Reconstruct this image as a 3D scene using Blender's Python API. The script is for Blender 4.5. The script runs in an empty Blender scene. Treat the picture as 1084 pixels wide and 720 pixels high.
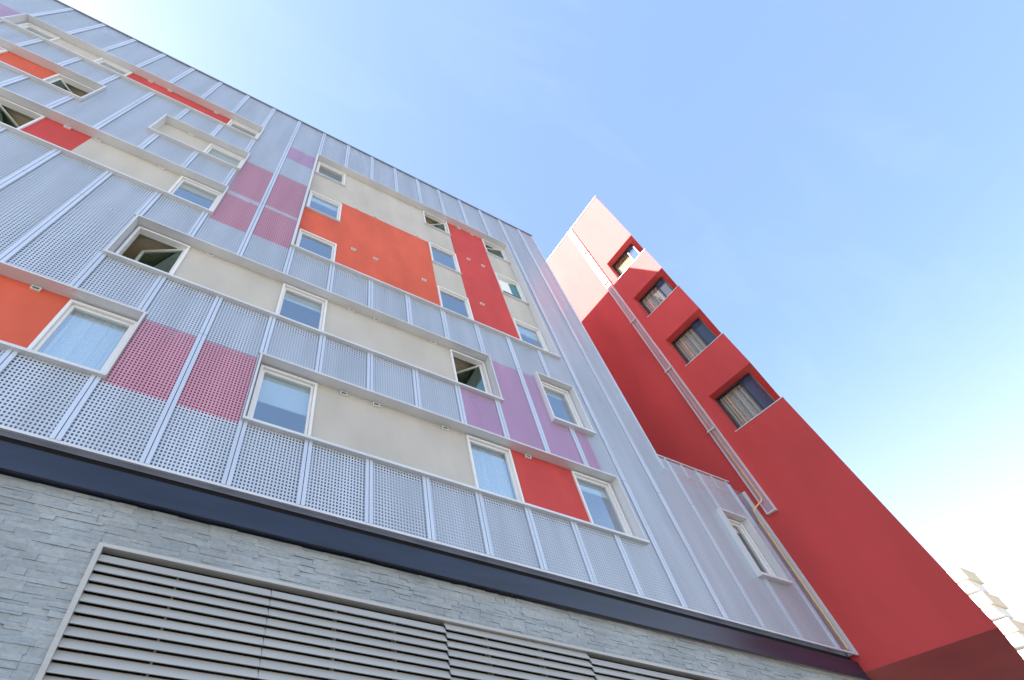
import bpy, math, random
random.seed(7)
C = bpy.context.scene.collection
ZC = 2.5                      # height of the viewpoint above the street; facade heights below are given relative to it
PI = math.pi

# ------------------------------------------------------------------ materials
def new_mat(name):
    m = bpy.data.materials.new(name); m.use_nodes = True
    nt = m.node_tree; nt.nodes.clear()
    out = nt.nodes.new('ShaderNodeOutputMaterial')
    return m, nt, out

def principled(nt, col, rough=.6, metal=0., spec=.5):
    b = nt.nodes.new('ShaderNodeBsdfPrincipled')
    b.inputs['Base Color'].default_value = (*col, 1)
    b.inputs['Roughness'].default_value = rough
    b.inputs['Metallic'].default_value = metal
    b.inputs['Specular IOR Level'].default_value = spec
    return b

def noise_color(nt, bsdf, col, amount, scale, detail=6, bump=0., bscale=60., stretch=None, bdist=.004):
    """base colour varied by two noises (weathering), plus a fine bump"""
    geo = nt.nodes.new('ShaderNodeNewGeometry')
    vec = geo.outputs['Position']
    if stretch:
        mp = nt.nodes.new('ShaderNodeMapping'); mp.inputs['Scale'].default_value = stretch
        nt.links.new(vec, mp.inputs['Vector']); v2 = mp.outputs['Vector']
    else:
        v2 = vec
    n = nt.nodes.new('ShaderNodeTexNoise'); n.inputs['Scale'].default_value = scale; n.inputs['Detail'].default_value = detail
    nt.links.new(v2, n.inputs['Vector'])
    ramp = nt.nodes.new('ShaderNodeValToRGB')
    lo = [max(0, c*(1-amount)) for c in col]; hi = [min(1, c*(1+amount)) for c in col]
    ramp.color_ramp.elements[0].position = .3; ramp.color_ramp.elements[0].color = (*lo, 1)
    ramp.color_ramp.elements[1].position = .72; ramp.color_ramp.elements[1].color = (*hi, 1)
    nt.links.new(n.outputs['Fac'], ramp.inputs['Fac'])
    nt.links.new(ramp.outputs['Color'], bsdf.inputs['Base Color'])
    if bump:
        n2 = nt.nodes.new('ShaderNodeTexNoise'); n2.inputs['Scale'].default_value = bscale; n2.inputs['Detail'].default_value = 4
        nt.links.new(vec, n2.inputs['Vector'])
        bp = nt.nodes.new('ShaderNodeBump'); bp.inputs['Strength'].default_value = bump; bp.inputs['Distance'].default_value = bdist
        nt.links.new(n2.outputs['Fac'], bp.inputs['Height']); nt.links.new(bp.outputs['Normal'], bsdf.inputs['Normal'])
    return ramp

def mat(name, col, rough=.6, metal=0., spec=.5, amount=.06, scale=1.5, bump=0., bscale=60., stretch=None, bdist=.004):
    m, nt, out = new_mat(name)
    b = principled(nt, col, rough, metal, spec)
    noise_color(nt, b, col, amount, scale, bump=bump, bscale=bscale, stretch=stretch, bdist=bdist)
    nt.links.new(b.outputs[0], out.inputs[0])
    return m

def perforated(name, col, px, pz, fx, fz, axis='X', rough=.42, metal=.25):
    """sheet metal pierced by a grid of square holes (the holes are open)"""
    m, nt, out = new_mat(name)
    b = principled(nt, col, rough, metal)
    noise_color(nt, b, col, .11, 2.2, stretch=(1, 1, .12))
    geo = nt.nodes.new('ShaderNodeNewGeometry')
    sep = nt.nodes.new('ShaderNodeSeparateXYZ'); nt.links.new(geo.outputs['Position'], sep.inputs[0])
    def band(sock, pitch, frac):
        d = nt.nodes.new('ShaderNodeMath'); d.operation = 'DIVIDE'; d.inputs[1].default_value = pitch; nt.links.new(sock, d.inputs[0])
        f = nt.nodes.new('ShaderNodeMath'); f.operation = 'FRACT'; nt.links.new(d.outputs[0], f.inputs[0])
        s = nt.nodes.new('ShaderNodeMath'); s.operation = 'SUBTRACT'; s.inputs[1].default_value = .5; nt.links.new(f.outputs[0], s.inputs[0])
        a = nt.nodes.new('ShaderNodeMath'); a.operation = 'ABSOLUTE'; nt.links.new(s.outputs[0], a.inputs[0])
        l = nt.nodes.new('ShaderNodeMath'); l.operation = 'LESS_THAN'; l.inputs[1].default_value = frac/2; nt.links.new(a.outputs[0], l.inputs[0])
        return l.outputs[0]
    h = nt.nodes.new('ShaderNodeMath'); h.operation = 'MULTIPLY'
    nt.links.new(band(sep.outputs[axis], px, fx), h.inputs[0]); nt.links.new(band(sep.outputs['Z'], pz, fz), h.inputs[1])
    tr = nt.nodes.new('ShaderNodeBsdfTransparent')
    mx = nt.nodes.new('ShaderNodeMixShader')
    nt.links.new(h.outputs[0], mx.inputs[0]); nt.links.new(b.outputs[0], mx.inputs[1]); nt.links.new(tr.outputs[0], mx.inputs[2])
    nt.links.new(mx.outputs[0], out.inputs[0])
    return m

def glass(name, tint=(.86, .91, .93), refl=.30, gcol=(.86, .93, 1.)):
    m, nt, out = new_mat(name)
    tr = nt.nodes.new('ShaderNodeBsdfTransparent'); tr.inputs[0].default_value = (*tint, 1)
    gl = nt.nodes.new('ShaderNodeBsdfGlossy'); gl.inputs['Roughness'].default_value = .015; gl.inputs[0].default_value = (*gcol, 1)
    geo = nt.nodes.new('ShaderNodeNewGeometry')
    n = nt.nodes.new('ShaderNodeTexNoise'); n.inputs['Scale'].default_value = 1.3; nt.links.new(geo.outputs['Position'], n.inputs['Vector'])
    bp = nt.nodes.new('ShaderNodeBump'); bp.inputs['Strength'].default_value = .05; bp.inputs['Distance'].default_value = .03
    nt.links.new(n.outputs['Fac'], bp.inputs['Height']); nt.links.new(bp.outputs[0], gl.inputs['Normal'])
    fr = nt.nodes.new('ShaderNodeFresnel'); fr.inputs[0].default_value = 1.5
    ad = nt.nodes.new('ShaderNodeMath'); ad.operation = 'ADD'; ad.inputs[1].default_value = refl; ad.use_clamp = True
    nt.links.new(fr.outputs[0], ad.inputs[0])
    bk = nt.nodes.new('ShaderNodeMix'); bk.data_type = 'FLOAT'                   # the inner face of the pane only reflects a little
    nt.links.new(geo.outputs['Backfacing'], bk.inputs[0]); nt.links.new(ad.outputs[0], bk.inputs[2]); bk.inputs[3].default_value = .05
    mx = nt.nodes.new('ShaderNodeMixShader')
    nt.links.new(bk.outputs[0], mx.inputs[0]); nt.links.new(tr.outputs[0], mx.inputs[1]); nt.links.new(gl.outputs[0], mx.inputs[2])
    nt.links.new(mx.outputs[0], out.inputs[0])
    return m

def stone_mat():
    m, nt, out = new_mat('ledgestone')
    b = principled(nt, (.3, .31, .32), .75)
    geo = nt.nodes.new('ShaderNodeNewGeometry')
    r = nt.nodes.new('ShaderNodeValToRGB')
    r.color_ramp.elements[0].color = (.295, .335, .355, 1); r.color_ramp.elements[1].color = (.365, .40, .415, 1)
    nt.links.new(geo.outputs['Random Per Island'], r.inputs['Fac'])
    mp = nt.nodes.new('ShaderNodeMapping'); mp.inputs['Scale'].default_value = (1, 1, 2.2); nt.links.new(geo.outputs['Position'], mp.inputs['Vector'])
    n = nt.nodes.new('ShaderNodeTexNoise'); n.inputs['Scale'].default_value = 16; n.inputs['Detail'].default_value = 8; n.inputs['Roughness'].default_value = .7
    nt.links.new(mp.outputs[0], n.inputs['Vector'])
    n0 = nt.nodes.new('ShaderNodeTexNoise'); n0.inputs['Scale'].default_value = .9; n0.inputs['Detail'].default_value = 5
    nt.links.new(geo.outputs['Position'], n0.inputs['Vector'])
    av = nt.nodes.new('ShaderNodeMath'); av.operation = 'MULTIPLY'; nt.links.new(n.outputs['Fac'], av.inputs[0]); nt.links.new(n0.outputs['Fac'], av.inputs[1])
    mr = nt.nodes.new('ShaderNodeMapRange'); mr.inputs['From Min'].default_value = .12; mr.inputs['From Max'].default_value = .4
    mr.inputs['To Min'].default_value = .74; mr.inputs['To Max'].default_value = 1.22
    nt.links.new(av.outputs[0], mr.inputs['Value'])
    mu = nt.nodes.new('ShaderNodeVectorMath'); mu.operation = 'SCALE'
    nt.links.new(r.outputs[0], mu.inputs[0]); nt.links.new(mr.outputs[0], mu.inputs['Scale']); nt.links.new(mu.outputs[0], b.inputs['Base Color'])
    bp = nt.nodes.new('ShaderNodeBump'); bp.inputs['Strength'].default_value = .45; bp.inputs['Distance'].default_value = .006
    nt.links.new(n.outputs['Fac'], bp.inputs['Height']); nt.links.new(bp.outputs[0], b.inputs['Normal'])
    nt.links.new(b.outputs[0], out.inputs[0])
    return m

def curtain_mat(name, c1, c2, axis='X', scale=26):
    m, nt, out = new_mat(name)
    b = principled(nt, c1, .9)
    geo = nt.nodes.new('ShaderNodeNewGeometry'); sep = nt.nodes.new('ShaderNodeSeparateXYZ'); nt.links.new(geo.outputs['Position'], sep.inputs[0])
    n = nt.nodes.new('ShaderNodeTexNoise'); n.noise_dimensions = '1D'; n.inputs['Scale'].default_value = scale
    n.inputs['Detail'].default_value = 1; nt.links.new(sep.outputs[axis], n.inputs['W'])
    r = nt.nodes.new('ShaderNodeValToRGB'); r.color_ramp.elements[0].position = .38; r.color_ramp.elements[1].position = .62
    r.color_ramp.elements[0].color = (*c1, 1); r.color_ramp.elements[1].color = (*c2, 1)
    nt.links.new(n.outputs['Fac'], r.inputs['Fac']); nt.links.new(r.outputs[0], b.inputs['Base Color'])
    nt.links.new(b.outputs[0], out.inputs[0])
    return m

M = {}
M['trim'] = mat('powder_coated_aluminium', (.64, .66, .68), .38, .15, amount=.09, scale=1.2, stretch=(1, 1, .3))
M['mullion'] = mat('mullion_aluminium', (.56, .63, .73), .35, .25, amount=.09, scale=2.1, stretch=(1, 1, .2))
M['perf'] = perforated('perforated_sheet', (.515, .585, .67), .050, .056, .53, .58)
M['perf_crimson'] = perforated('crimson_perforated_sheet', (.54, .30, .38), .050, .056, .53, .58)
M['perf_plum'] = perforated('plum_perforated_sheet', (.52, .36, .53), .050, .056, .53, .58)
M['perf_cover'] = perforated('perforated_cover_sheet', (.58, .46, .58), .034, .034, .64, .64, axis='Y')
M['perf_end_shaded'] = perforated('shaded_perforated_end_sheet', (.34, .29, .36), .030, .030, .64, .64)  # recess shade is put into this darker sheet colour
M['wall'] = mat('insulated_wall', (.36, .39, .47), .85, amount=.1, scale=2)
M['beige'] = mat('beige_render', (.475, .455, .41), .88, amount=.085, scale=1.6, stretch=(1, 1, .4), bump=.35, bscale=170)
M['orange'] = mat('orange_render', (.60, .105, .056), .85, amount=.12, scale=1.7, stretch=(1, 1, .4), bump=.35, bscale=170)
M['red'] = mat('red_render', (.51, .054, .050), .85, amount=.12, scale=1.7, stretch=(1, 1, .4), bump=.35, bscale=170)
M['crimson'] = mat('crimson_render', (.75, .03, .09), .85, amount=.05)
M['plum'] = mat('plum_render', (.62, .06, .38), .85, amount=.05)
M['white'] = mat('white_window_frame', (.73, .735, .73), .35, amount=.04, scale=3)
M['coping'] = mat('grey_coping', (.22, .245, .31), .4, .3)
M['cap'] = mat('dark_coping', (.10, .11, .15), .4, .3)
M['navy'] = mat('navy_steel_beam', (.016, .024, .048), .28, .0, .5, amount=.3, scale=1.6, stretch=(.4, 1, 3))
M['stone'] = stone_mat()
M['mortar'] = mat('stone_backing', (.10, .105, .11), .9)
M['louvre'] = mat('louvre_slat', (.47, .47, .45), .5, .1, amount=.08, scale=1.5, stretch=(.3, 1, 6))
M['black'] = mat('black_gap_shade', (.012, .012, .014), .9)  # near-black colour standing in for the shade inside gaps
M['towerred'] = mat('tower_red_stucco', (.52, .054, .053), .82, amount=.15, scale=.8, stretch=(1, 1, .35), bump=.6, bscale=120, bdist=.006)
M['glass'] = glass('window_glass', refl=.33)
M['glass_dark'] = glass('dark_window_glass', (.97, .97, .97), .0)
M['glass_green_refl'] = glass('green_reflection_glass', (.50, .66, .60), .16, (.75, .95, .92))  # green of a reflection put into the pane's tint
M['skyblue_pane'] = mat('painted_sky_reflection', (.035, .07, .13), .08, 0, .8)  # opaque pane, the sky's blue reflection put into its base colour
M['darkframe'] = mat('dark_window_frame', (.03, .033, .04), .4)
M['room'] = mat('room_plaster', (.62, .56, .46), .9)
M['blind'] = mat('roller_blind_cloth', (.80, .83, .82), .8)
M['net'] = curtain_mat('net_curtain', (.90, .92, .92), (.78, .83, .85), 'X', 14)
M['stripe'] = curtain_mat('striped_curtain', (.52, .46, .32), (.20, .23, .26), 'Y', 16)
M['olive'] = mat('olive_blind_cloth', (.20, .175, .085), .85)
M['wood'] = mat('pine_ceiling', (.60, .50, .34), .7, amount=.12, scale=3, stretch=(1, 8, 1))
M['yellow'] = mat('yellow_pipe_paint', (.82, .58, .20), .45)
M['asphalt'] = mat('asphalt', (.05, .05, .052), .9, amount=.25, scale=6, bump=.5, bscale=220)
M['paving'] = mat('paving', (.175, .165, .15), .85, amount=.12, scale=2.5, bump=.3, bscale=90)
M['earth'] = mat('city_ground', (.145, .132, .113), .95, amount=.15, scale=.05)
M['kerb'] = mat('kerb_concrete', (.34, .33, .31), .85)
M['line'] = mat('road_paint', (.78, .78, .75), .7)
M['paleblock'] = mat('pale_render', (.74, .72, .68), .8)
M['tan'] = mat('brown_balcony', (.66, .57, .42), .8)
M['roofing'] = mat('roof_membrane', (.33, .33, .33), .9)
M['porthole'] = mat('vent_dark', (.04, .045, .04), .8)

# ------------------------------------------------------------------ mesh builder
class MB:
    def __init__(s): s.v = []; s.f = []; s.mi = []; s.mats = []
    def _m(s, m):
        if m not in s.mats: s.mats.append(m)
        return s.mats.index(m)
    def face(s, pts, m):
        b = len(s.v); s.v += [tuple(p) for p in pts]; s.f.append(tuple(range(b, b+len(pts)))); s.mi.append(s._m(m))
    def box(s, x0, x1, y0, y1, z0, z1, m, skip=''):
        b = len(s.v)
        s.v += [(x0,y0,z0),(x1,y0,z0),(x1,y1,z0),(x0,y1,z0),(x0,y0,z1),(x1,y0,z1),(x1,y1,z1),(x0,y1,z1)]
        F = {'b':(0,3,2,1),'t':(4,5,6,7),'f':(0,1,5,4),'r':(1,2,6,5),'k':(2,3,7,6),'l':(3,0,4,7)}
        i = s._m(m)
        for k, q in F.items():
            if k in skip: continue
            s.f.append(tuple(b+j for j in q)); s.mi.append(i)
    def prism(s, poly, z0, z1, m, mtop=None):
        """poly counter-clockwise seen from above"""
        n = len(poly); b = len(s.v)
        s.v += [(x,y,z0) for x,y in poly] + [(x,y,z1) for x,y in poly]
        i = s._m(m); it = s._m(mtop or m)
        for k in range(n):
            s.f.append((b+k, b+(k+1)%n, b+n+(k+1)%n, b+n+k)); s.mi.append(i)
        s.f.append(tuple(b+k for k in reversed(range(n)))); s.mi.append(i)
        s.f.append(tuple(b+n+k for k in range(n))); s.mi.append(it)
    def tube(s, pts, r, m, n=8):
        from mathutils import Vector
        P = [Vector(p) for p in pts]; rings = []; i = s._m(m)
        for k, p in enumerate(P):
            d = ((P[min(k+1, len(P)-1)]-p).normalized() + (p-P[max(k-1, 0)]).normalized()).normalized()
            a = d.cross(Vector((0, 0, 1)))
            if a.length < .1: a = d.cross(Vector((1, 0, 0)))
            a.normalize(); c = d.cross(a)
            b = len(s.v)
            for j in range(n):
                t = 2*PI*j/n; q = p + a*r*math.cos(t) + c*r*math.sin(t); s.v.append(tuple(q))
            rings.append(b)
        for A, B in zip(rings, rings[1:]):
            for j in range(n):
                s.f.append((A+j, A+(j+1)%n, B+(j+1)%n, B+j)); s.mi.append(i)
    def build(s, name, parent=None, origin=(0, 0, 0), smooth=False):
        """vertices are in viewpoint-relative heights; origin moves the object's own origin"""
        me = bpy.data.meshes.new(name)
        ox, oy, oz = origin
        me.from_pydata([(x-ox, y-oy, z-oz) for x, y, z in s.v], [], s.f)
        for m in s.mats: me.materials.append(M[m])
        me.polygons.foreach_set('material_index', s.mi)
        if smooth: me.polygons.foreach_set('use_smooth', [True]*len(s.f))
        me.update()
        o = bpy.data.objects.new(name, me); C.objects.link(o)
        if parent is not None:
            o.parent = parent; po = parent['_o']
            o.location = (ox-po[0], oy-po[1], oz-po[2])
        else:
            o.location = (ox, oy, oz+ZC)
        o['_o'] = [ox, oy, oz]
        return o

def thing(name, label, cat, loc, group=None):
    o = bpy.data.objects.new(name, None); C.objects.link(o)
    o.location = (loc[0], loc[1], loc[2]+ZC); o['_o'] = list(loc)
    o['label'] = label; o['category'] = cat
    if group: o['group'] = group
    return o

# ------------------------------------------------------------------ the perforated apartment building
YW = .175                     # rendered wall face; the perforated skin is the plane y = 0
LEFT, MAINR, LOWR = -15., 7.72, 10.70
ZB, ZT, ZLOW = 3.90, 20.80, 7.62
bld = thing('apartment_building', 'apartment building clad in perforated grey metal with orange, red and beige wall blocks', 'building', (-2, 0, -ZC))

VOIDS = [   # recessed openings in the perforated skin: u0, u1, sill, head
    ('A', LEFT, -3.93, 5.13, 6.66), ('B', -2.00, 5.74, 5.13, 6.66), ('C', -4.97, 3.11, 7.90, 9.46),
    ('D', LEFT, -3.90, 10.83, 12.43), ('E', LEFT, -7.84, 13.76, 15.24), ('F', -6.22, -3.90, 13.80, 15.24),
    ('G', -11.03, -3.95, 16.62, 18.00), ('H', -2.00, 5.69, 10.85, 18.00),
    ('S', 4.52, 5.60, 7.90, 9.50), ('T', 8.90, 9.74, 5.20, 6.76)]
# windows: u0, u1, z0, z1, opening angle, hinge side, covering ('net', 'blind' share, None), sill strip
WIN = [
    (-4.97, -3.97, 5.17, 6.62, 0, 'r', ('net', 1.), 0), (-1.96, -.94, 5.17, 6.62, 0, 'r', ('blind', .50), 0),
    (2.12, 3.14, 5.17, 6.62, 0, 'r', ('net', 1.), 0), (4.68, 5.70, 5.17, 6.62, 0, 'r', ('blind', .20), 0),
    (-4.93, -3.92, 7.94, 9.42, 27, 'r', None, 0), (-1.97, -.96, 7.94, 9.42, 0, 'r', ('blind', .22), 0),
    (2.13, 3.08, 7.94, 9.42, 48, 'r', None, 0),
    (-9.00, -7.97, 10.87, 12.39, 40, 'l', None, 0), (-4.96, -3.95, 10.87, 12.39, 0, 'r', ('blind', .2), 0),
    (-13.2, -12.2, 10.87, 12.39, 0, 'r', ('net', 1.), 0), (-13.2, -12.2, 5.17, 6.62, 0, 'r', ('net', 1.), 0),
    (-11.15, -10.12, 13.80, 15.20, 0, 'r', ('blind', .3), 0), (-8.94, -7.94, 13.80, 15.20, 38, 'l', None, 0),
    (-4.96, -3.95, 13.84, 15.20, 0, 'r', ('blind', .6), 0),
    (-10.98, -10.10, 16.66, 17.96, 0, 'r', ('blind', .2), 0), (-8.95, -8.05, 16.66, 17.96, 0, 'r', ('blind', .15), 0),
    (-4.98, -4.00, 16.66, 17.96, 0, 'r', None, 0),
    (-1.94, -.92, 10.90, 12.30, 0, 'r', None, 0), (-1.94, -.92, 13.78, 15.10, 0, 'r', ('blind', .25), 1),
    (-1.94, -.92, 16.76, 17.96, 0, 'r', None, 1),
    (2.12, 3.14, 10.90, 12.44, 0, 'r', None, 0), (2.12, 3.14, 13.92, 15.30, 0, 'r', None, 1),
    (2.12, 3.14, 16.80, 17.96, 30, 'r', None, 1),
    (4.68, 5.66, 10.90, 12.44, 0, 'r', ('blind', .3), 0), (4.68, 5.66, 13.92, 15.28, 12, 'r', ('blind', .6), 1),
    (4.68, 5.66, 16.80, 17.96, 16, 'r', None, 1),
    (4.56, 5.57, 7.94, 9.46, 0, 'r', ('blind', .15), 0), (8.93, 9.71, 5.24, 6.72, 0, 'r', ('blind', .12), 0)]

def decompose(u0, u1, z0, z1, holes):
    """rectangles covering [u0,u1]x[z0,z1] minus holes, merged along u"""
    us = sorted({u0, u1, *[min(max(h[i], u0), u1) for h in holes for i in (0, 1)]})
    zs = sorted({z0, z1, *[min(max(h[i], z0), z1) for h in holes for i in (2, 3)]})
    out = []
    for a, b in zip(zs, zs[1:]):
        zc = (a+b)/2; run = None
        for c, d in zip(us, us[1:]):
            uc = (c+d)/2
            free = not any(h[0] < uc < h[1] and h[2] < zc < h[3] for h in holes)
            if free: run = (run[0] if run else c, d)
            else:
                if run: out.append((run[0], run[1], a, b))
                run = None
        if run: out.append((run[0], run[1], a, b))
    return out

wholes = [(w[0]+.03, w[1]-.03, w[2]+.03, w[3]-.03) for w in WIN]
b = MB()
for r in decompose(LEFT, MAINR, ZB-.3, ZT-.12, wholes): b.face([(r[0],YW,r[2]),(r[1],YW,r[2]),(r[1],YW,r[3]),(r[0],YW,r[3])], 'wall')
for r in decompose(MAINR, LOWR, ZB-.3, ZLOW, wholes): b.face([(r[0],YW,r[2]),(r[1],YW,r[2]),(r[1],YW,r[3]),(r[0],YW,r[3])], 'wall')
b.box(MAINR-.25, MAINR-.05, YW+.002, 13, ZLOW-.2, ZT-.12, 'beige', 'f')          # end wall over the terrace
b.box(LEFT, LEFT+.2, YW+.002, 13, -ZC, ZT-.12, 'beige', 'f')
b.box(LEFT, 16, 12.8, 13, -ZC, 3.5, 'beige'); b.box(LEFT, LOWR, 12.8, 12.99, 3.5, ZLOW, 'beige'); b.box(LEFT, MAINR-.06, 12.8, 12.98, ZLOW, ZT-.12, 'beige')
b.build('wall', bld)
b = MB(); b.box(LEFT+.02, MAINR-.06, YW+.01, 12.97, ZT-.3, ZT-.12, 'roofing'); b.box(MAINR-.04, LOWR-.01, YW+.01, 12.97, ZLOW-.2, ZLOW, 'roofing'); b.build('roof', bld)

# coloured render blocks on the wall (each a part), front face 12 mm proud of the wall
def block(colour, rects, y=YW-.012):
    b = MB()
    for (u0, u1, z0, z1) in rects:
        for r in decompose(u0, u1, z0, z1, wholes): b.box(r[0], r[1], y, YW-.001, r[2], r[3], colour, 'k')
    o = b.build('render_panel', bld)
    if colour != 'beige': o['label'] = colour + ' render panel'
def fl(z0, z1): return z0-.012, z1+.06
block('orange', [(LEFT, -4.97, *fl(5.13, 6.66))])
block('beige', [(-.94, 2.12, *fl(5.13, 6.66))])
block('red', [(3.14, 4.68, *fl(5.13, 6.66))])
block('beige', [(-3.92, -1.97, *fl(7.9, 9.46))]); block('beige', [(-.96, 2.13, *fl(7.9, 9.46))])
block('beige', [(LEFT, -9.0, *fl(10.83, 12.43))]); block('red', [(-7.97, -7.0, *fl(10.83, 12.43))]); block('beige', [(-7.0, -4.96, *fl(10.83, 12.43))])
block('beige', [(LEFT, -11.15, *fl(13.76, 15.24))]); block('orange', [(-10.12, -8.94, *fl(13.76, 15.24))])
block('beige', [(-6.3, -4.96, *fl(13.8, 15.24))])
block('beige', [(-10.1, -8.95, *fl(16.62, 18.0))]); block('red', [(-8.05, -4.98, *fl(16.62, 18.0))])
block('orange', [(-2.06, -.92, 12.30, 13.78), (-.92, 2.12, 10.84, 15.32)])
block('beige', [(-2.06, -.92, 15.10, 18.06), (-.92, 3.14, 15.32, 18.06), (2.12, 3.14, 12.44, 15.32)])
block('red', [(3.14, 4.68, 10.84, 18.06)])
block('beige', [(4.68, 5.75, 12.44, 18.06)])
# colour fields seen only through the perforation
block('crimson', [(-3.93, -2.06, 5.13, 6.72)]); block('plum', [(3.10, 4.52, 6.80, 9.66), (2.02, 3.10, 6.80, 7.90), (4.52, 5.72, 6.80, 7.86), (4.52, 4.56, 7.86, 9.5)])
block('crimson', [(-3.86, -2.08, 10.95, 15.22)]); block('plum', [(-3.0, -2.08, 16.98, 18.1)]); block('plum', [(-12.9, -11.1, 16.7, 18.3)])

# perforated skin, one panel per bay between the recesses
EPS = .045
vh = [(v[1]-EPS, v[2]+EPS, v[3]-EPS, v[4]+EPS) for v in VOIDS]
JOINTS = [6.72, 9.52, 12.46, 15.27, 18.06]
edges = [LEFT, -12] + list(range(-11, 8)) + [MAINR]
bays = [(edges[i], edges[i+1], ZT) for i in range(len(edges)-1)] + [(MAINR, 8, 8.02), (8, 9.05, 8.02), (9.05, 10.12, 8.02)]
FIELDS = [(-3.93, -2.06, 5.05, 6.60, 'perf_crimson'), (-3.90, -3.0, 10.65, 12.22, 'perf_crimson'), (-3.0, -2.0, 10.72, 12.34, 'perf_crimson'), (-3.90, -3.0, 12.44, 14.72, 'perf_crimson'), (-3.0, -2.0, 12.50, 14.90, 'perf_crimson'), (-3.0, -2.0, 16.45, 17.62, 'perf_plum'),
          (2.0, 5.44, 6.70, 9.42, 'perf_plum'), (-12., -11.1, 16.3, 18.0, 'perf_plum')]          # parts of the sheet coated in colour
def tinted(r):
    out = []
    for (a, c, e, f, m) in FIELDS:
        q = (max(a, r[0]), min(c, r[1]), max(e, r[2]), min(f, r[3]))
        if q[1]-q[0] > .01 and q[3]-q[2] > .01: out.append((q, m))
    return out + [(q, 'perf') for q in decompose(*r, [x[0] for x in out])]
def touch(a, c):
    return not (a[1] < c[0]-1e-6 or c[1] < a[0]-1e-6 or a[3] < c[2]-1e-6 or c[3] < a[2]-1e-6)
for (u0, u1, zt) in bays:
    rs = decompose(u0, u1, ZB+.02, zt, vh)
    groups = []
    for r in rs:
        hit = [g for g in groups if any(touch(r, q) for q in g)]
        for g in hit: groups.remove(g)
        groups.append(sum(hit, []) + [r])
    for g in groups:
        b = MB()
        for r in g:
            for q, mm in tinted(r):
                for yy in (0, .005): b.face([(q[0], yy, q[2]), (q[1], yy, q[2]), (q[1], yy, q[3]), (q[0], yy, q[3])], mm)
            for z in JOINTS:
                if r[2]+.08 < z < r[3]-.08 and not (u0 >= MAINR and z > 8): b.box(r[0]+.045, r[1]-.045, -.016, -.003, z-.020, z+.020, 'mullion')
        o = b.build('perforated_panel', bld)
        if 'perf_crimson' in b.mats or 'perf_plum' in b.mats: o['label'] = 'perforated panel with a %s field' % ('crimson' if 'perf_crimson' in b.mats else 'plum')
b = MB(); b.face([(10.12, .05, ZB+.02), (10.69, .05, ZB+.02), (10.69, .05, 7.92), (10.12, .05, 7.92)], 'perf_end_shaded'); b.build('perforated_panel', bld)  # end sheet with the recess shade in its colour

# vertical mullions: two folded edges with a seam
def seg_free(u, z0, z1):
    bl = sorted((v[3]-EPS, v[4]+EPS) for v in VOIDS if v[1]-.05 < u < v[2]+.05)
    out = []; z = z0
    for a, c in bl:
        if c <= z0 or a >= z1: continue
        if a > z: out.append((z, a))
        z = max(z, c)
    if z < z1: out.append((z, z1))
    return out
def mullion(u, z0, z1, w=.062):
    b = MB()
    b.box(u-w, u-.006, -.028, -.002, z0, z1, 'mullion'); b.box(u+.006, u+w, -.028, -.002, z0, z1, 'mullion')
    b.box(u-.006, u+.006, -.012, -.001, z0, z1, 'cap', 'kb')
    for z in JOINTS:
        if z0+.1 < z < z1-.1: b.box(u-w-.001, u+w+.001, -.0287, -.0015, z-.05, z-.044, 'cap')
    b.build('mullion', bld)
for u in range(-12, 8):
    for z0, z1 in seg_free(u, ZB+.03, ZT): mullion(u, z0, z1)
for u, z1 in ((8, 7.96), (9.05, 7.96), (10.12, 7.96)):
    for a, c in seg_free(u, ZB+.03, z1): mullion(u, a, c, .05)
b = MB(); b.box(MAINR-.05, MAINR+.01, -.03, .17, 7.60, ZT-.01, 'mullion'); b.build('corner_trim', bld)
b = MB(); b.box(10.655, 10.69, -.03, .15, ZB+.03, 7.90, 'trim'); b.build('corner_trim', bld)
b = MB(); b.box(LEFT, LOWR-.01, -.022, .012, ZB-.006, ZB+.03, 'trim'); b.build('bottom_trim', bld)
b = MB(); b.box(LEFT-.03, MAINR+.03, -.05, .30, ZT-.005, ZT+.05, 'coping'); b.box(MAINR-.30, MAINR+.03, .301, 13, ZT-.12, ZT+.05, 'coping'); b.build('coping', bld)
# open rail on top of the low wing
b = MB(); b.box(MAINR+.02, 10.25, -.02, .02, 8.07, 8.10, 'trim'); b.box(MAINR+.02, 10.25, -.008, .012, 7.62, 7.645, 'mullion')
for u in (8.0, 8.55, 9.05, 9.6, 10.12): b.box(u-.022, u+.022, -.004, .016, 7.64, 8.07, 'mullion')
b.build('parapet_rail', bld)

# metal linings of the recesses
for (n, u0, u1, z0, z1) in VOIDS:
    b = MB(); t = .035; yf = -.06; yb = YW-.014
    if n in 'ST': yf = -.10; t = .045
    b.box(u0-t if u0 > LEFT else u0, u1+t, yf-.03, yb, z0-t-.012, z0, 'trim')          # sill with a lip
    b.box(u0-t if u0 > LEFT else u0, u1+t, yf, yb, z1, z1+t, 'trim')                   # head
    b.box(u1, u1+t, yf, yb, z0+.001, z1-.001, 'trim')
    if u0 > LEFT: b.box(u0-t-(.03 if n == 'H' else 0), u0, yf, yb, z0+.001, z1-.001, 'trim')
    b.build('recess_lining', bld)

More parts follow.
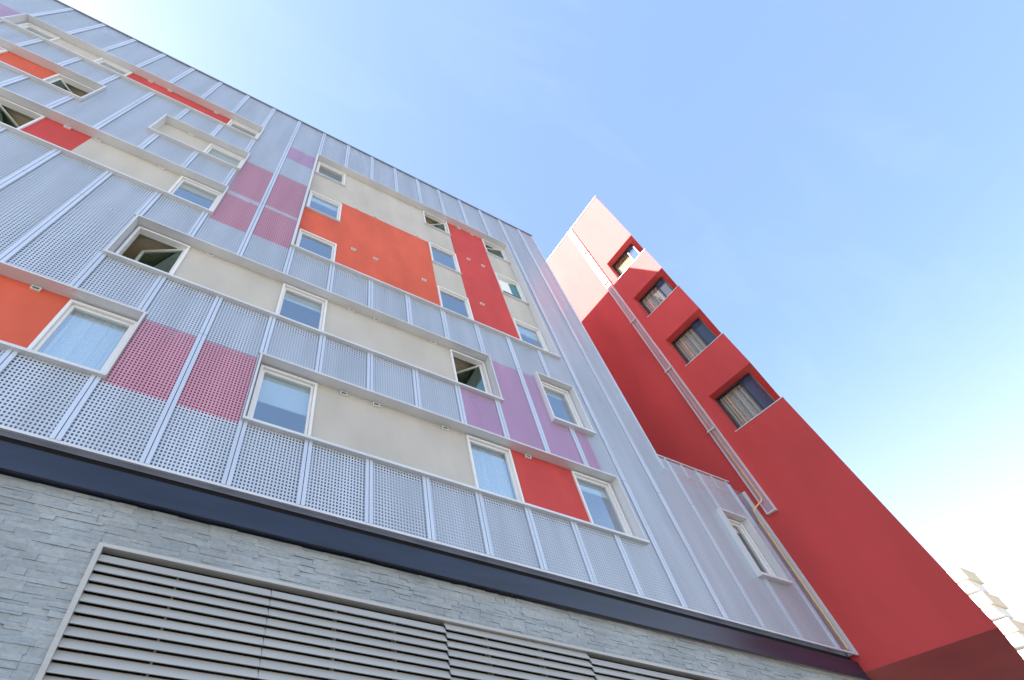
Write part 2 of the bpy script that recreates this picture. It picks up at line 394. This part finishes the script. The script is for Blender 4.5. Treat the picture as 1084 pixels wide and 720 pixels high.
# windows
def frame_boxes(b, u0, u1, z0, z1, y0, y1, w, m):
    b.box(u0, u0+w, y0, y1, z0, z1, m); b.box(u1-w, u1, y0, y1, z0, z1, m)
    b.box(u0+w, u1-w, y0, y1, z0, z0+w, m); b.box(u0+w, u1-w, y0, y1, z1-w, z1, m)
def window(u0, u1, z0, z1, ang, hinge, cover, sill, YW=YW):
    cx, cz = (u0+u1)/2, z0
    b = MB(); frame_boxes(b, u0, u1, z0, z1, YW-.045, YW+.09, .047, 'white')
    if sill: b.box(u0-.02, u1+.02, YW-.075, YW-.0125, z0-.035, z0-.002, 'trim')
    w = b.build('window', bld, (cx, YW, cz))
    if ang: w['label'] = 'window with its sash swung open inward'
    a, c, e, f = u0+.047, u1-.047, z0+.047, z1-.047
    hx = c if hinge == 'r' else a
    b = MB(); frame_boxes(b, a+.004, c-.004, e+.004, f-.004, YW+.005, YW+.065, .042, 'white')
    s = b.build('sash', w, (hx, YW+.035, e))
    b = MB(); b.box(a+.042, c-.042, YW+.032, YW+.038, e+.042, f-.042, 'glass_dark' if YW < .15 and u0 > 8 else 'glass_green_refl' if ang else 'glass')  # open sashes take the glass with the painted green reflection
    p = b.build('pane', w, (hx, YW+.035, e))
    if ang:
        th = math.radians(ang) * (1 if hinge == 'l' else -1)
        s.rotation_euler.z = th; p.rotation_euler.z = th
    # the room behind: plastered box, open towards the window
    b = MB(); X0, X1, Y0, Y1, Z0, Z1 = u0-.25, u1+.25, YW+.092, YW+2.6, z0-.5, z1+.10
    b.face([(X0,Y1,Z0),(X1,Y1,Z0),(X1,Y1,Z1),(X0,Y1,Z1)], 'room'); b.face([(X0,Y0,Z0),(X0,Y1,Z0),(X0,Y1,Z1),(X0,Y0,Z1)], 'room')
    b.face([(X1,Y1,Z0),(X1,Y0,Z0),(X1,Y0,Z1),(X1,Y1,Z1)], 'room'); b.face([(X0,Y0,Z1),(X0,Y1,Z1),(X1,Y1,Z1),(X1,Y0,Z1)], 'wood' if ang else 'room')
    b.face([(X0,Y1,Z0),(X0,Y0,Z0),(X1,Y0,Z0),(X1,Y1,Z0)], 'room')
    b.build('room_interior', w, (cx, YW+.1, cz))
    if cover:
        k, sh = cover
        b = MB(); yb = YW+.10; zl = f - (f-e)*sh + .01
        if k == 'net':
            n = 40; xs = [a+.02+(c-a-.04)*i/n for i in range(n+1)]
            for i in range(n):
                y1, y2 = yb+.02+.012*math.sin(i*1.9), yb+.02+.012*math.sin((i+1)*1.9)
                b.face([(xs[i],y1,zl),(xs[i+1],y2,zl),(xs[i+1],y2,f+.05),(xs[i],y1,f+.05)], 'net')
            b.build('net_curtain', w, (cx, yb, zl))
        else:
            b.box(a+.01, c-.01, yb, yb+.004, zl, f+.05, 'blind'); b.box(a+.01, c-.01, yb-.006, yb+.012, zl-.02, zl, 'blind')
            b.build('roller_blind', w, (cx, yb, zl))
for w in WIN[:-2]: window(*w)
for w in WIN[-2:]: window(*w, YW=.098)          # the two windows framed within the skin sit further out

# small ventilation outlets in the wall, high in each storey
def vent(u, z):
    b = MB(); y0 = YW-.05; w, h, t = .065, .04, .014
    b.box(u-w, u+w, y0, YW-.013, z+h-t, z+h, 'white'); b.box(u-w, u+w, y0, YW-.013, z-h, z-h+t, 'white')
    b.box(u-w, u-w+t, y0, YW-.013, z-h+t, z+h-t, 'white'); b.box(u+w-t, u+w, y0, YW-.013, z-h+t, z+h-t, 'white')
    b.box(u-w+t, u+w-t, y0+.02, YW-.0135, z-h+t, z+h-t, 'porthole')
    b.build('vent_outlet', bld, (u, YW, z))
VU = [(-.44, 6.60), (.20, 6.60), (1.65, 6.60), (3.58, 6.60), (-.40, 9.42), (.22, 9.42), (1.68, 9.42), (-5.45, 6.60), (-3.52, 9.42),
      (-7.5, 12.36), (-6.85, 12.36), (-5.42, 12.36), (-7.52, 18.0-.06), (-6.92, 17.94), (-5.46, 17.94), (-5.5, 15.2),
      (-.43, 15.32), (.20, 15.32), (1.70, 15.32), (-.45, 12.43), (.20, 12.43), (1.70, 12.43),
      (3.66, 17.94), (4.24, 17.94), (3.66, 15.38), (4.24, 15.38), (3.64, 12.5),
      (-5.48, 9.60), (-6.90, 9.60), (6.86, 9.60), (6.90, 6.70), (-3.4, 12.5), (-2.4, 18.0), (-3.4, 15.3), (3.65, 9.58), (-3.45, 6.60)]
for u, z in VU: vent(u, z)

# ------------------------------------------------------------------ base: beam, ledgestone, louvre
b = MB()
b.box(LEFT, LOWR-.02, .075, .60, 3.475, ZB-.10, 'navy', 'k'); b.box(LEFT, LOWR-.02, .055, .0749, 3.455, 3.51, 'navy')
b.box(LEFT, LOWR-.02, .15, .62, ZB-.0999, ZB+.02, 'black')  # black box paints the shadow gap above the beam
b.build('steel_beam', bld)
YS = .20
LU0, LU1, LZ0, LZ1 = -3.10, 6.60, -1.9, 2.90
b = MB()
for r in decompose(LEFT, 16, -ZC, 3.46, [(LU0, LU1, LZ0, LZ1)]): b.face([(r[0],YS,r[2]),(r[1],YS,r[2]),(r[1],YS,r[3]),(r[0],YS,r[3])], 'mortar')
z = 3.455; rnd = random.Random(3); JV = [-3.09, .12, 2.55, 5.6, 8.7, 11.9, -6.1, -9.2]
while z > -ZC+.05:
    h = rnd.choice([.032, .042, .052, .062, .072])
    z0 = max(z-h, -ZC)
    u = LEFT - rnd.random()*.3
    while u < 16:
        L = rnd.uniform(.13, .40); u1 = u+L
        for j in JV:
            if u < j < u1: u1 = j
        d = rnd.choice([.004, .007, .010, .013, .016])
        a, c = max(u, LEFT), min(u1, 16)
        if c-a > .02:
            pieces = [(a, c)]
            if not (z0 > LZ1+.03 or z < LZ0-.03):      # cut at the louvre frame
                pieces = [p for p in ((a, min(c, LU0-.001)), (max(a, LU1+.001), c)) if p[1]-p[0] > .01]
                if z > LZ1+.03 > z0:
                    pieces = [p for p in ((a, min(c, LU0-.001)), (max(a, LU0), min(c, LU1)), (max(a, LU1+.001), c)) if p[1]-p[0] > .002]
            for (p0, p1) in pieces:
                zz0 = max(z0, LZ1+.03) if (p0 >= LU0 and p1 <= LU1 and z > LZ1) else z0
                if z-zz0 < .01: continue
                tilt = rnd.uniform(-.005, .005); dy = rnd.uniform(-.004, .004); g = .0006
                y = YS-.012-d
                B = len(b.v); i = b._m('stone')
                b.v += [(p0+g,y+tilt+dy,zz0+g),(p1-g,y-tilt+dy,zz0+g),(p1-g,YS,zz0+g),(p0+g,YS,zz0+g),(p0+g,y+tilt-dy,z-g),(p1-g,y-tilt-dy,z-g),(p1-g,YS,z-g),(p0+g,YS,z-g)]
                for q in ((0,3,2,1),(4,5,6,7),(0,1,5,4),(1,2,6,5),(3,0,4,7)):
                    b.f.append(tuple(B+j for j in q)); b.mi.append(i)
        u = u1
    z = z0
b.build('ledgestone_wall', bld)
# louvre grille
b = MB(); yf = YS-.055
b.box(LU0, LU1, YS-.04, YS+.1, LZ1-.012, LZ1+.029, 'louvre'); b.box(LU0, LU1, yf, YS+.1, LZ0, LZ0+.06, 'louvre')
b.box(LU0, LU0+.055, yf, YS+.1, LZ0+.06, LZ1-.012, 'louvre'); b.box(LU1-.055, LU1, yf, YS+.1, LZ0+.06, LZ1-.012, 'louvre')
gr = b.build('louvre_grille', bld, (1, YS, LZ0))
BAYS = [(LU0+.056, -1.15, .0), (-1.144, 1.20, .0), (1.206, 3.6, -.052), (3.606, LU1-.056, .0)]
for (u0, u1, off) in BAYS:
    b = MB(); z = LZ1-.070-off
    while z > LZ0+.15:
        y0 = YS-.018; a = z; c = z-.090
        jit = rnd.uniform(-.002, .002)
        P = [(y0+.040, a), (y0+.034, a-.006), (y0-.016+jit, c), (y0-.016+jit, c-.008), (y0+.006, c-.008), (y0+.052, a)]
        for k in range(len(P)):
            (ya, za), (yb, zb) = P[k], P[(k+1) % len(P)]
            b.face([(u0, ya, za), (u0, yb, zb), (u1, yb, zb), (u1, ya, za)], 'louvre')
        z -= .1085
    b.build('slat_bank', gr, (u0, YS, LZ0))
b = MB(); b.box(LU0+.02, LU1-.02, YS+.16, YS+.2, LZ0, LZ1, 'black')  # black sheet holds the shade behind the slats in its colour
for u in (-1.147, 1.203, 3.603): b.box(u-.003, u+.003, YS+.0, YS+.1, LZ0+.07, LZ1-.06, 'black')
for u in (-2.2, -.3, .5, 1.9, 2.8, 4.5): b.box(u-.012, u+.012, YS+.06, YS+.15, LZ0+.07, LZ1-.06, 'louvre')
b.build('grille_backing', gr, (1, YS+.1, LZ0))

# ------------------------------------------------------------------ the red tower
tw = thing('red_tower', 'tall narrow red rendered tower with four recessed corner windows and a perforated pipe channel', 'tower', (13, 4, -ZC))
XT = 10.70; YE = -2.13; S = .272; TZ0, TZ1 = 3.62, 23.70; XB = 16.0; YK = 13.0
def street(x, off=0.): return YE+off+S*(x-XT)
TW = [(9.44, 10.90), (12.33, 13.78), (15.21, 16.55), (18.05, 19.40)]
full = [(XT, YK), (XT, YE), (XB, street(XB)), (XB, YK)]
b = MB(); z = TZ0
D, E_, Y1 = .30, .19, -.717
for (a, c) in TW + [(TZ1, None)]:
    b.prism(full, z, a, 'towerred', 'roofing' if c is None else None)
    if c is None: break
    x2 = 12.4
    b.prism([(XT, YK), (XT, Y1), (x2, Y1), (x2, YK)], a, c, 'towerred')                          # wall beside the window
    b.prism([(x2, YK), (x2, street(x2, E_)), (XB, street(XB, E_)), (XB, YK)], a, c, 'towerred')  # solid behind the room
    b.prism([(XT+D, YE+E_+.085), (XT+D, street(XT+D, E_)), (x2, street(x2, E_)), (x2, street(x2, E_)+.085)], a, c, 'towerred')  # corner pier and street side
    z = c
b.build('wall', tw)
b = MB(); b.prism([(XT-.03, YK), (XT-.03, YE-.03), (XB, street(XB)-.03), (XB, YK)], TZ1+.002, TZ1+.045, 'trim'); b.build('coping', tw)
for k, (a, c) in enumerate(TW):
    ye = YE+E_+.087; ym = ye+.33; x0 = XT+D
    b = MB(); f = .045
    b.box(x0-.03, x0+.05, Y1-f, Y1-.001, a+.001, c-.001, 'darkframe'); b.box(x0-.03, x0+.05, ye, ye+f, a+.001, c-.001, 'darkframe')
    b.box(x0-.03, x0+.05, ym-f/2, ym+f/2, a+f, c-f, 'darkframe')
    b.box(x0-.03, x0+.05, ye+f, Y1-f, a+.001, a+f, 'darkframe'); b.box(x0-.03, x0+.05, ye+f, Y1-f, c-f, c-.001, 'darkframe')
    w = b.build('window', tw, (x0, (ye+Y1)/2, a))
    b = MB(); b.box(x0, x0+.006, ym+f/2, Y1-f, a+f, c-f, 'glass_dark'); b.build('pane', w, (x0, (ym+Y1)/2, a))
    b = MB(); b.box(x0, x0+.03, ye+f, ym-f/2, a+f, c-f, 'skyblue_pane'); b.build('pane', w, (x0, (ym+ye)/2, a))  # second pane, its sky reflection painted dark blue
    b = MB(); n = 36; mt = 'olive' if k == 3 else 'stripe'
    for i in range(n):
        ya, yb = Y1-f+.03-(Y1-ym+.02)*i/n, Y1-f+.03-(Y1-ym+.02)*(i+1)/n
        xa, xb = x0+.07+.014*math.sin(i*1.7), x0+.07+.014*math.sin((i+1)*1.7)
        b.face([(xa, ya, a+.01), (xb, yb, a+.01), (xb, yb, c-.01), (xa, ya, c-.01)], mt)
    b.build('curtain', w, (x0+.14, (ym+Y1)/2, a))
    b = MB(); b.prism([(XT-.014, Y1-.001), (XT-.014, YE-.010), (XT+D-.031, street(XT+D-.031)-.004), (XT+D-.031, Y1-.001)], a+.0015, a+.024, 'trim')
    b.build('sill', w, (XT, Y1, a))
# channel with the perforated cover over the pipe
CY0, CY1, CX = -.40, -.165, XT-.075
b = MB()
for y in (CY0, CY1-.022): b.box(CX-.004, XT-.001, y, y+.022, 7.12, TZ1-.005, 'trim')
b.box(CX-.006, XT-.001, CY0-.004, CY1+.004, 7.085, 7.118, 'trim')
b.face([(CX+.006, CY1-.022, 7.12), (CX+.006, CY0+.022, 7.12), (CX+.006, CY0+.022, TZ1-.006), (CX+.006, CY1-.022, TZ1-.006)], 'perf_cover')
ch = b.build('pipe_channel', tw, (CX, -.28, 7.1))
for z in (9.88, 12.63, 15.55, 18.4, 21.2):
    b = MB(); b.box(CX-.052, CX-.0045, CY0-.012, CY1+.012, z-.022, z+.022, 'trim'); b.build('bracket', ch, (CX, -.28, z))

# ------------------------------------------------------------------ yellow pipe
b = MB(); px, py = CX-.022, -.285
b.tube([(px, py, 23.3), (px, py, 7.50), (px-.012, py+.02, 7.42), (px-.035, py+.07, 7.39), (10.50, -.06, 7.30), (10.475, -.03, 7.26), (10.455, -.014, 7.18), (10.45, -.01, 7.0), (10.45, -.01, 3.97)], .0155, 'yellow', 10)
gp = b.build('gas_pipe', None, (px, py, 4.0), smooth=True)
gp['label'] = 'thin yellow pipe running down the red tower, then along the grey facade corner'; gp['category'] = 'pipe'

# ------------------------------------------------------------------ far apartment block with stacked balconies
far = thing('distant_apartment_block', 'pale distant apartment block with stacked balconies, mostly hidden behind the red tower', 'building', (78, 20, -ZC))
BX, BY = 70., 13.3
foot = [(BX, BY+20), (BX, BY), (BX+17, BY+4.4), (BX+17, BY+20)]
b = MB(); b.prism(foot, -ZC, 25.7, 'paleblock'); b.build('wall', far, (BX+8, BY+9, -ZC))
b = MB(); b.prism([(x-.1, y) for x, y in foot], 25.701, 25.95, 'paleblock'); b.build('roof', far, (BX+8, BY+9, 25.7))
for k in range(10):
    z = 25.55-2.53*k; yo = 11.5
    b = MB(); b.box(BX+.3, BX+3.2, yo, BY+.2, z-1.02, z, 'tan'); b.box(BX+.45, BX+3.1, yo+.22, BY+.2, z-1.9, z-1.021, 'paleblock'); b.box(BX+.28, BX+3.25, yo-.06, BY+.2, z+.001, z+.09, 'paleblock')
    b.build('balcony', far, (BX+2, BY, z))

# ------------------------------------------------------------------ street (setting)
def struct(name, b):
    o = b.build(name); o['kind'] = 'structure'; return o
b = MB(); R_ = 900; b.face([(-R_,-R_,-ZC-.13), (R_,-R_,-ZC-.13), (R_,R_,-ZC-.13), (-R_,R_,-ZC-.13)], 'earth'); struct('ground', b)
b = MB(); b.box(-120, 120, -3.2, YS-.001, -ZC-.129, -ZC, 'paving'); struct('pavement', b)
b = MB(); b.box(-120, 120, -3.35, -3.201, -ZC-.129, -ZC+.004, 'kerb'); struct('kerb', b)
b = MB(); b.face([(-120,-11.5,-ZC-.125), (120,-11.5,-ZC-.125), (120,-3.351,-ZC-.125), (-120,-3.351,-ZC-.125)], 'asphalt'); struct('road', b)
b = MB()
for k in range(-20, 21): b.face([(k*6,-7.5,-ZC-.121), (k*6+3,-7.5,-ZC-.121), (k*6+3,-7.38,-ZC-.121), (k*6,-7.38,-ZC-.121)], 'line')
struct('road_markings', b)
b = MB(); b.box(-120, 120, -40, -11.55, -ZC-.129, -ZC, 'paving'); struct('far_pavement', b)

# ------------------------------------------------------------------ camera
cam = bpy.data.cameras.new('camera'); co = bpy.data.objects.new('camera', cam); C.objects.link(co)
F, CXP, CYP, PITCH, YAW = 521.105, 395.753, 416.717, .8486283, .4343251
co.location = (-2.39779, -5.35934, ZC); co.rotation_euler = (PI/2+PITCH, 0, -YAW)
cam.sensor_fit = 'HORIZONTAL'; cam.sensor_width = 36; cam.lens = F/1084*36
cam.shift_x = (542-CXP)/1084; cam.shift_y = (CYP-360)/1084
cam.clip_start = .05; cam.clip_end = 3000
bpy.context.scene.camera = co

# ------------------------------------------------------------------ daylight
SUN = (-2.95, 1.25, 2.8); SL = math.sqrt(sum(c*c for c in SUN))
elev = math.asin(SUN[2]/SL); az = math.atan2(SUN[0], SUN[1])
ld = bpy.data.lights.new('sun', 'SUN'); ld.energy = 5.; ld.angle = math.radians(.5); ld.color = (1., .95, .87)
lo = bpy.data.objects.new('sun', ld); C.objects.link(lo); lo.location = (-30, 20, 60)
from mathutils import Vector
lo.rotation_euler = Vector(SUN).to_track_quat('Z', 'Y').to_euler()
w = bpy.data.worlds.new('World'); bpy.context.scene.world = w; w.use_nodes = True
nt = w.node_tree; nt.nodes.clear()
out = nt.nodes.new('ShaderNodeOutputWorld'); bg = nt.nodes.new('ShaderNodeBackground')
sky = nt.nodes.new('ShaderNodeTexSky'); sky.sky_type = 'NISHITA'; sky.sun_disc = False
sky.sun_elevation = elev; sky.sun_rotation = az
sky.air_density = 1.0; sky.dust_density = 1.1; sky.ozone_density = 1.5; sky.altitude = 100
# thin summer haze, whiter towards the horizon, with a few wisps of cirrus
L = nt.links.new
tc = nt.nodes.new('ShaderNodeTexCoord'); sp = nt.nodes.new('ShaderNodeSeparateXYZ'); L(tc.outputs['Generated'], sp.inputs[0])
hz = nt.nodes.new('ShaderNodeMapRange'); hz.interpolation_type = 'SMOOTHSTEP'
hz.inputs['From Min'].default_value = .18; hz.inputs['From Max'].default_value = .66; hz.inputs['To Min'].default_value = 1.; hz.inputs['To Max'].default_value = 0.
L(sp.outputs['Z'], hz.inputs['Value'])
veil = nt.nodes.new('ShaderNodeMixRGB'); veil.inputs['Color1'].default_value = (1.55, 2.52, 4.15, 1); veil.inputs['Color2'].default_value = (3.95, 3.85, 3.9, 1); L(hz.outputs[0], veil.inputs['Fac'])
vf = nt.nodes.new('ShaderNodeMapRange'); vf.inputs['To Min'].default_value = .19; vf.inputs['To Max'].default_value = .66; L(hz.outputs[0], vf.inputs['Value'])
m1 = nt.nodes.new('ShaderNodeMixRGB'); L(vf.outputs[0], m1.inputs['Fac']); gm = nt.nodes.new('ShaderNodeGamma'); gm.inputs[1].default_value = .86; L(sky.outputs[0], gm.inputs[0]); L(gm.outputs[0], m1.inputs['Color1']); L(veil.outputs[0], m1.inputs['Color2'])
mp = nt.nodes.new('ShaderNodeMapping'); mp.inputs['Scale'].default_value = (1.2, 6.5, 4.5); mp.inputs['Rotation'].default_value = (.3, .5, .5)
nz = nt.nodes.new('ShaderNodeTexNoise'); nz.inputs['Scale'].default_value = 1.6; nz.inputs['Detail'].default_value = 8; nz.inputs['Roughness'].default_value = .6; nz.inputs['Distortion'].default_value = .6
L(tc.outputs['Generated'], mp.inputs['Vector']); L(mp.outputs[0], nz.inputs['Vector'])
mr = nt.nodes.new('ShaderNodeMapRange'); mr.inputs['From Min'].default_value = .52; mr.inputs['From Max'].default_value = .85; mr.inputs['To Min'].default_value = 0; mr.inputs['To Max'].default_value = .06
L(nz.outputs['Fac'], mr.inputs['Value'])
mx = nt.nodes.new('ShaderNodeMixRGB'); mx.inputs['Color2'].default_value = (3.2, 3.5, 3.9, 1)
L(mr.outputs[0], mx.inputs['Fac']); L(m1.outputs[0], mx.inputs['Color1'])
L(mx.outputs[0], bg.inputs[0]); bg.inputs[1].default_value = .073
nt.links.new(bg.outputs[0], out.inputs[0])

sc = bpy.context.scene
sc.view_settings.view_transform = 'Standard'; sc.view_settings.look = 'None'; sc.view_settings.gamma = 1; sc.view_settings.use_curve_mapping = False
sc.view_settings.exposure = 2.62
sc.cycles.max_bounces = 10; sc.cycles.transparent_max_bounces = 16; sc.cycles.diffuse_bounces = 5
sc.cycles.use_denoising = True
for o in bpy.data.objects:
    if '_o' in o: del o['_o']
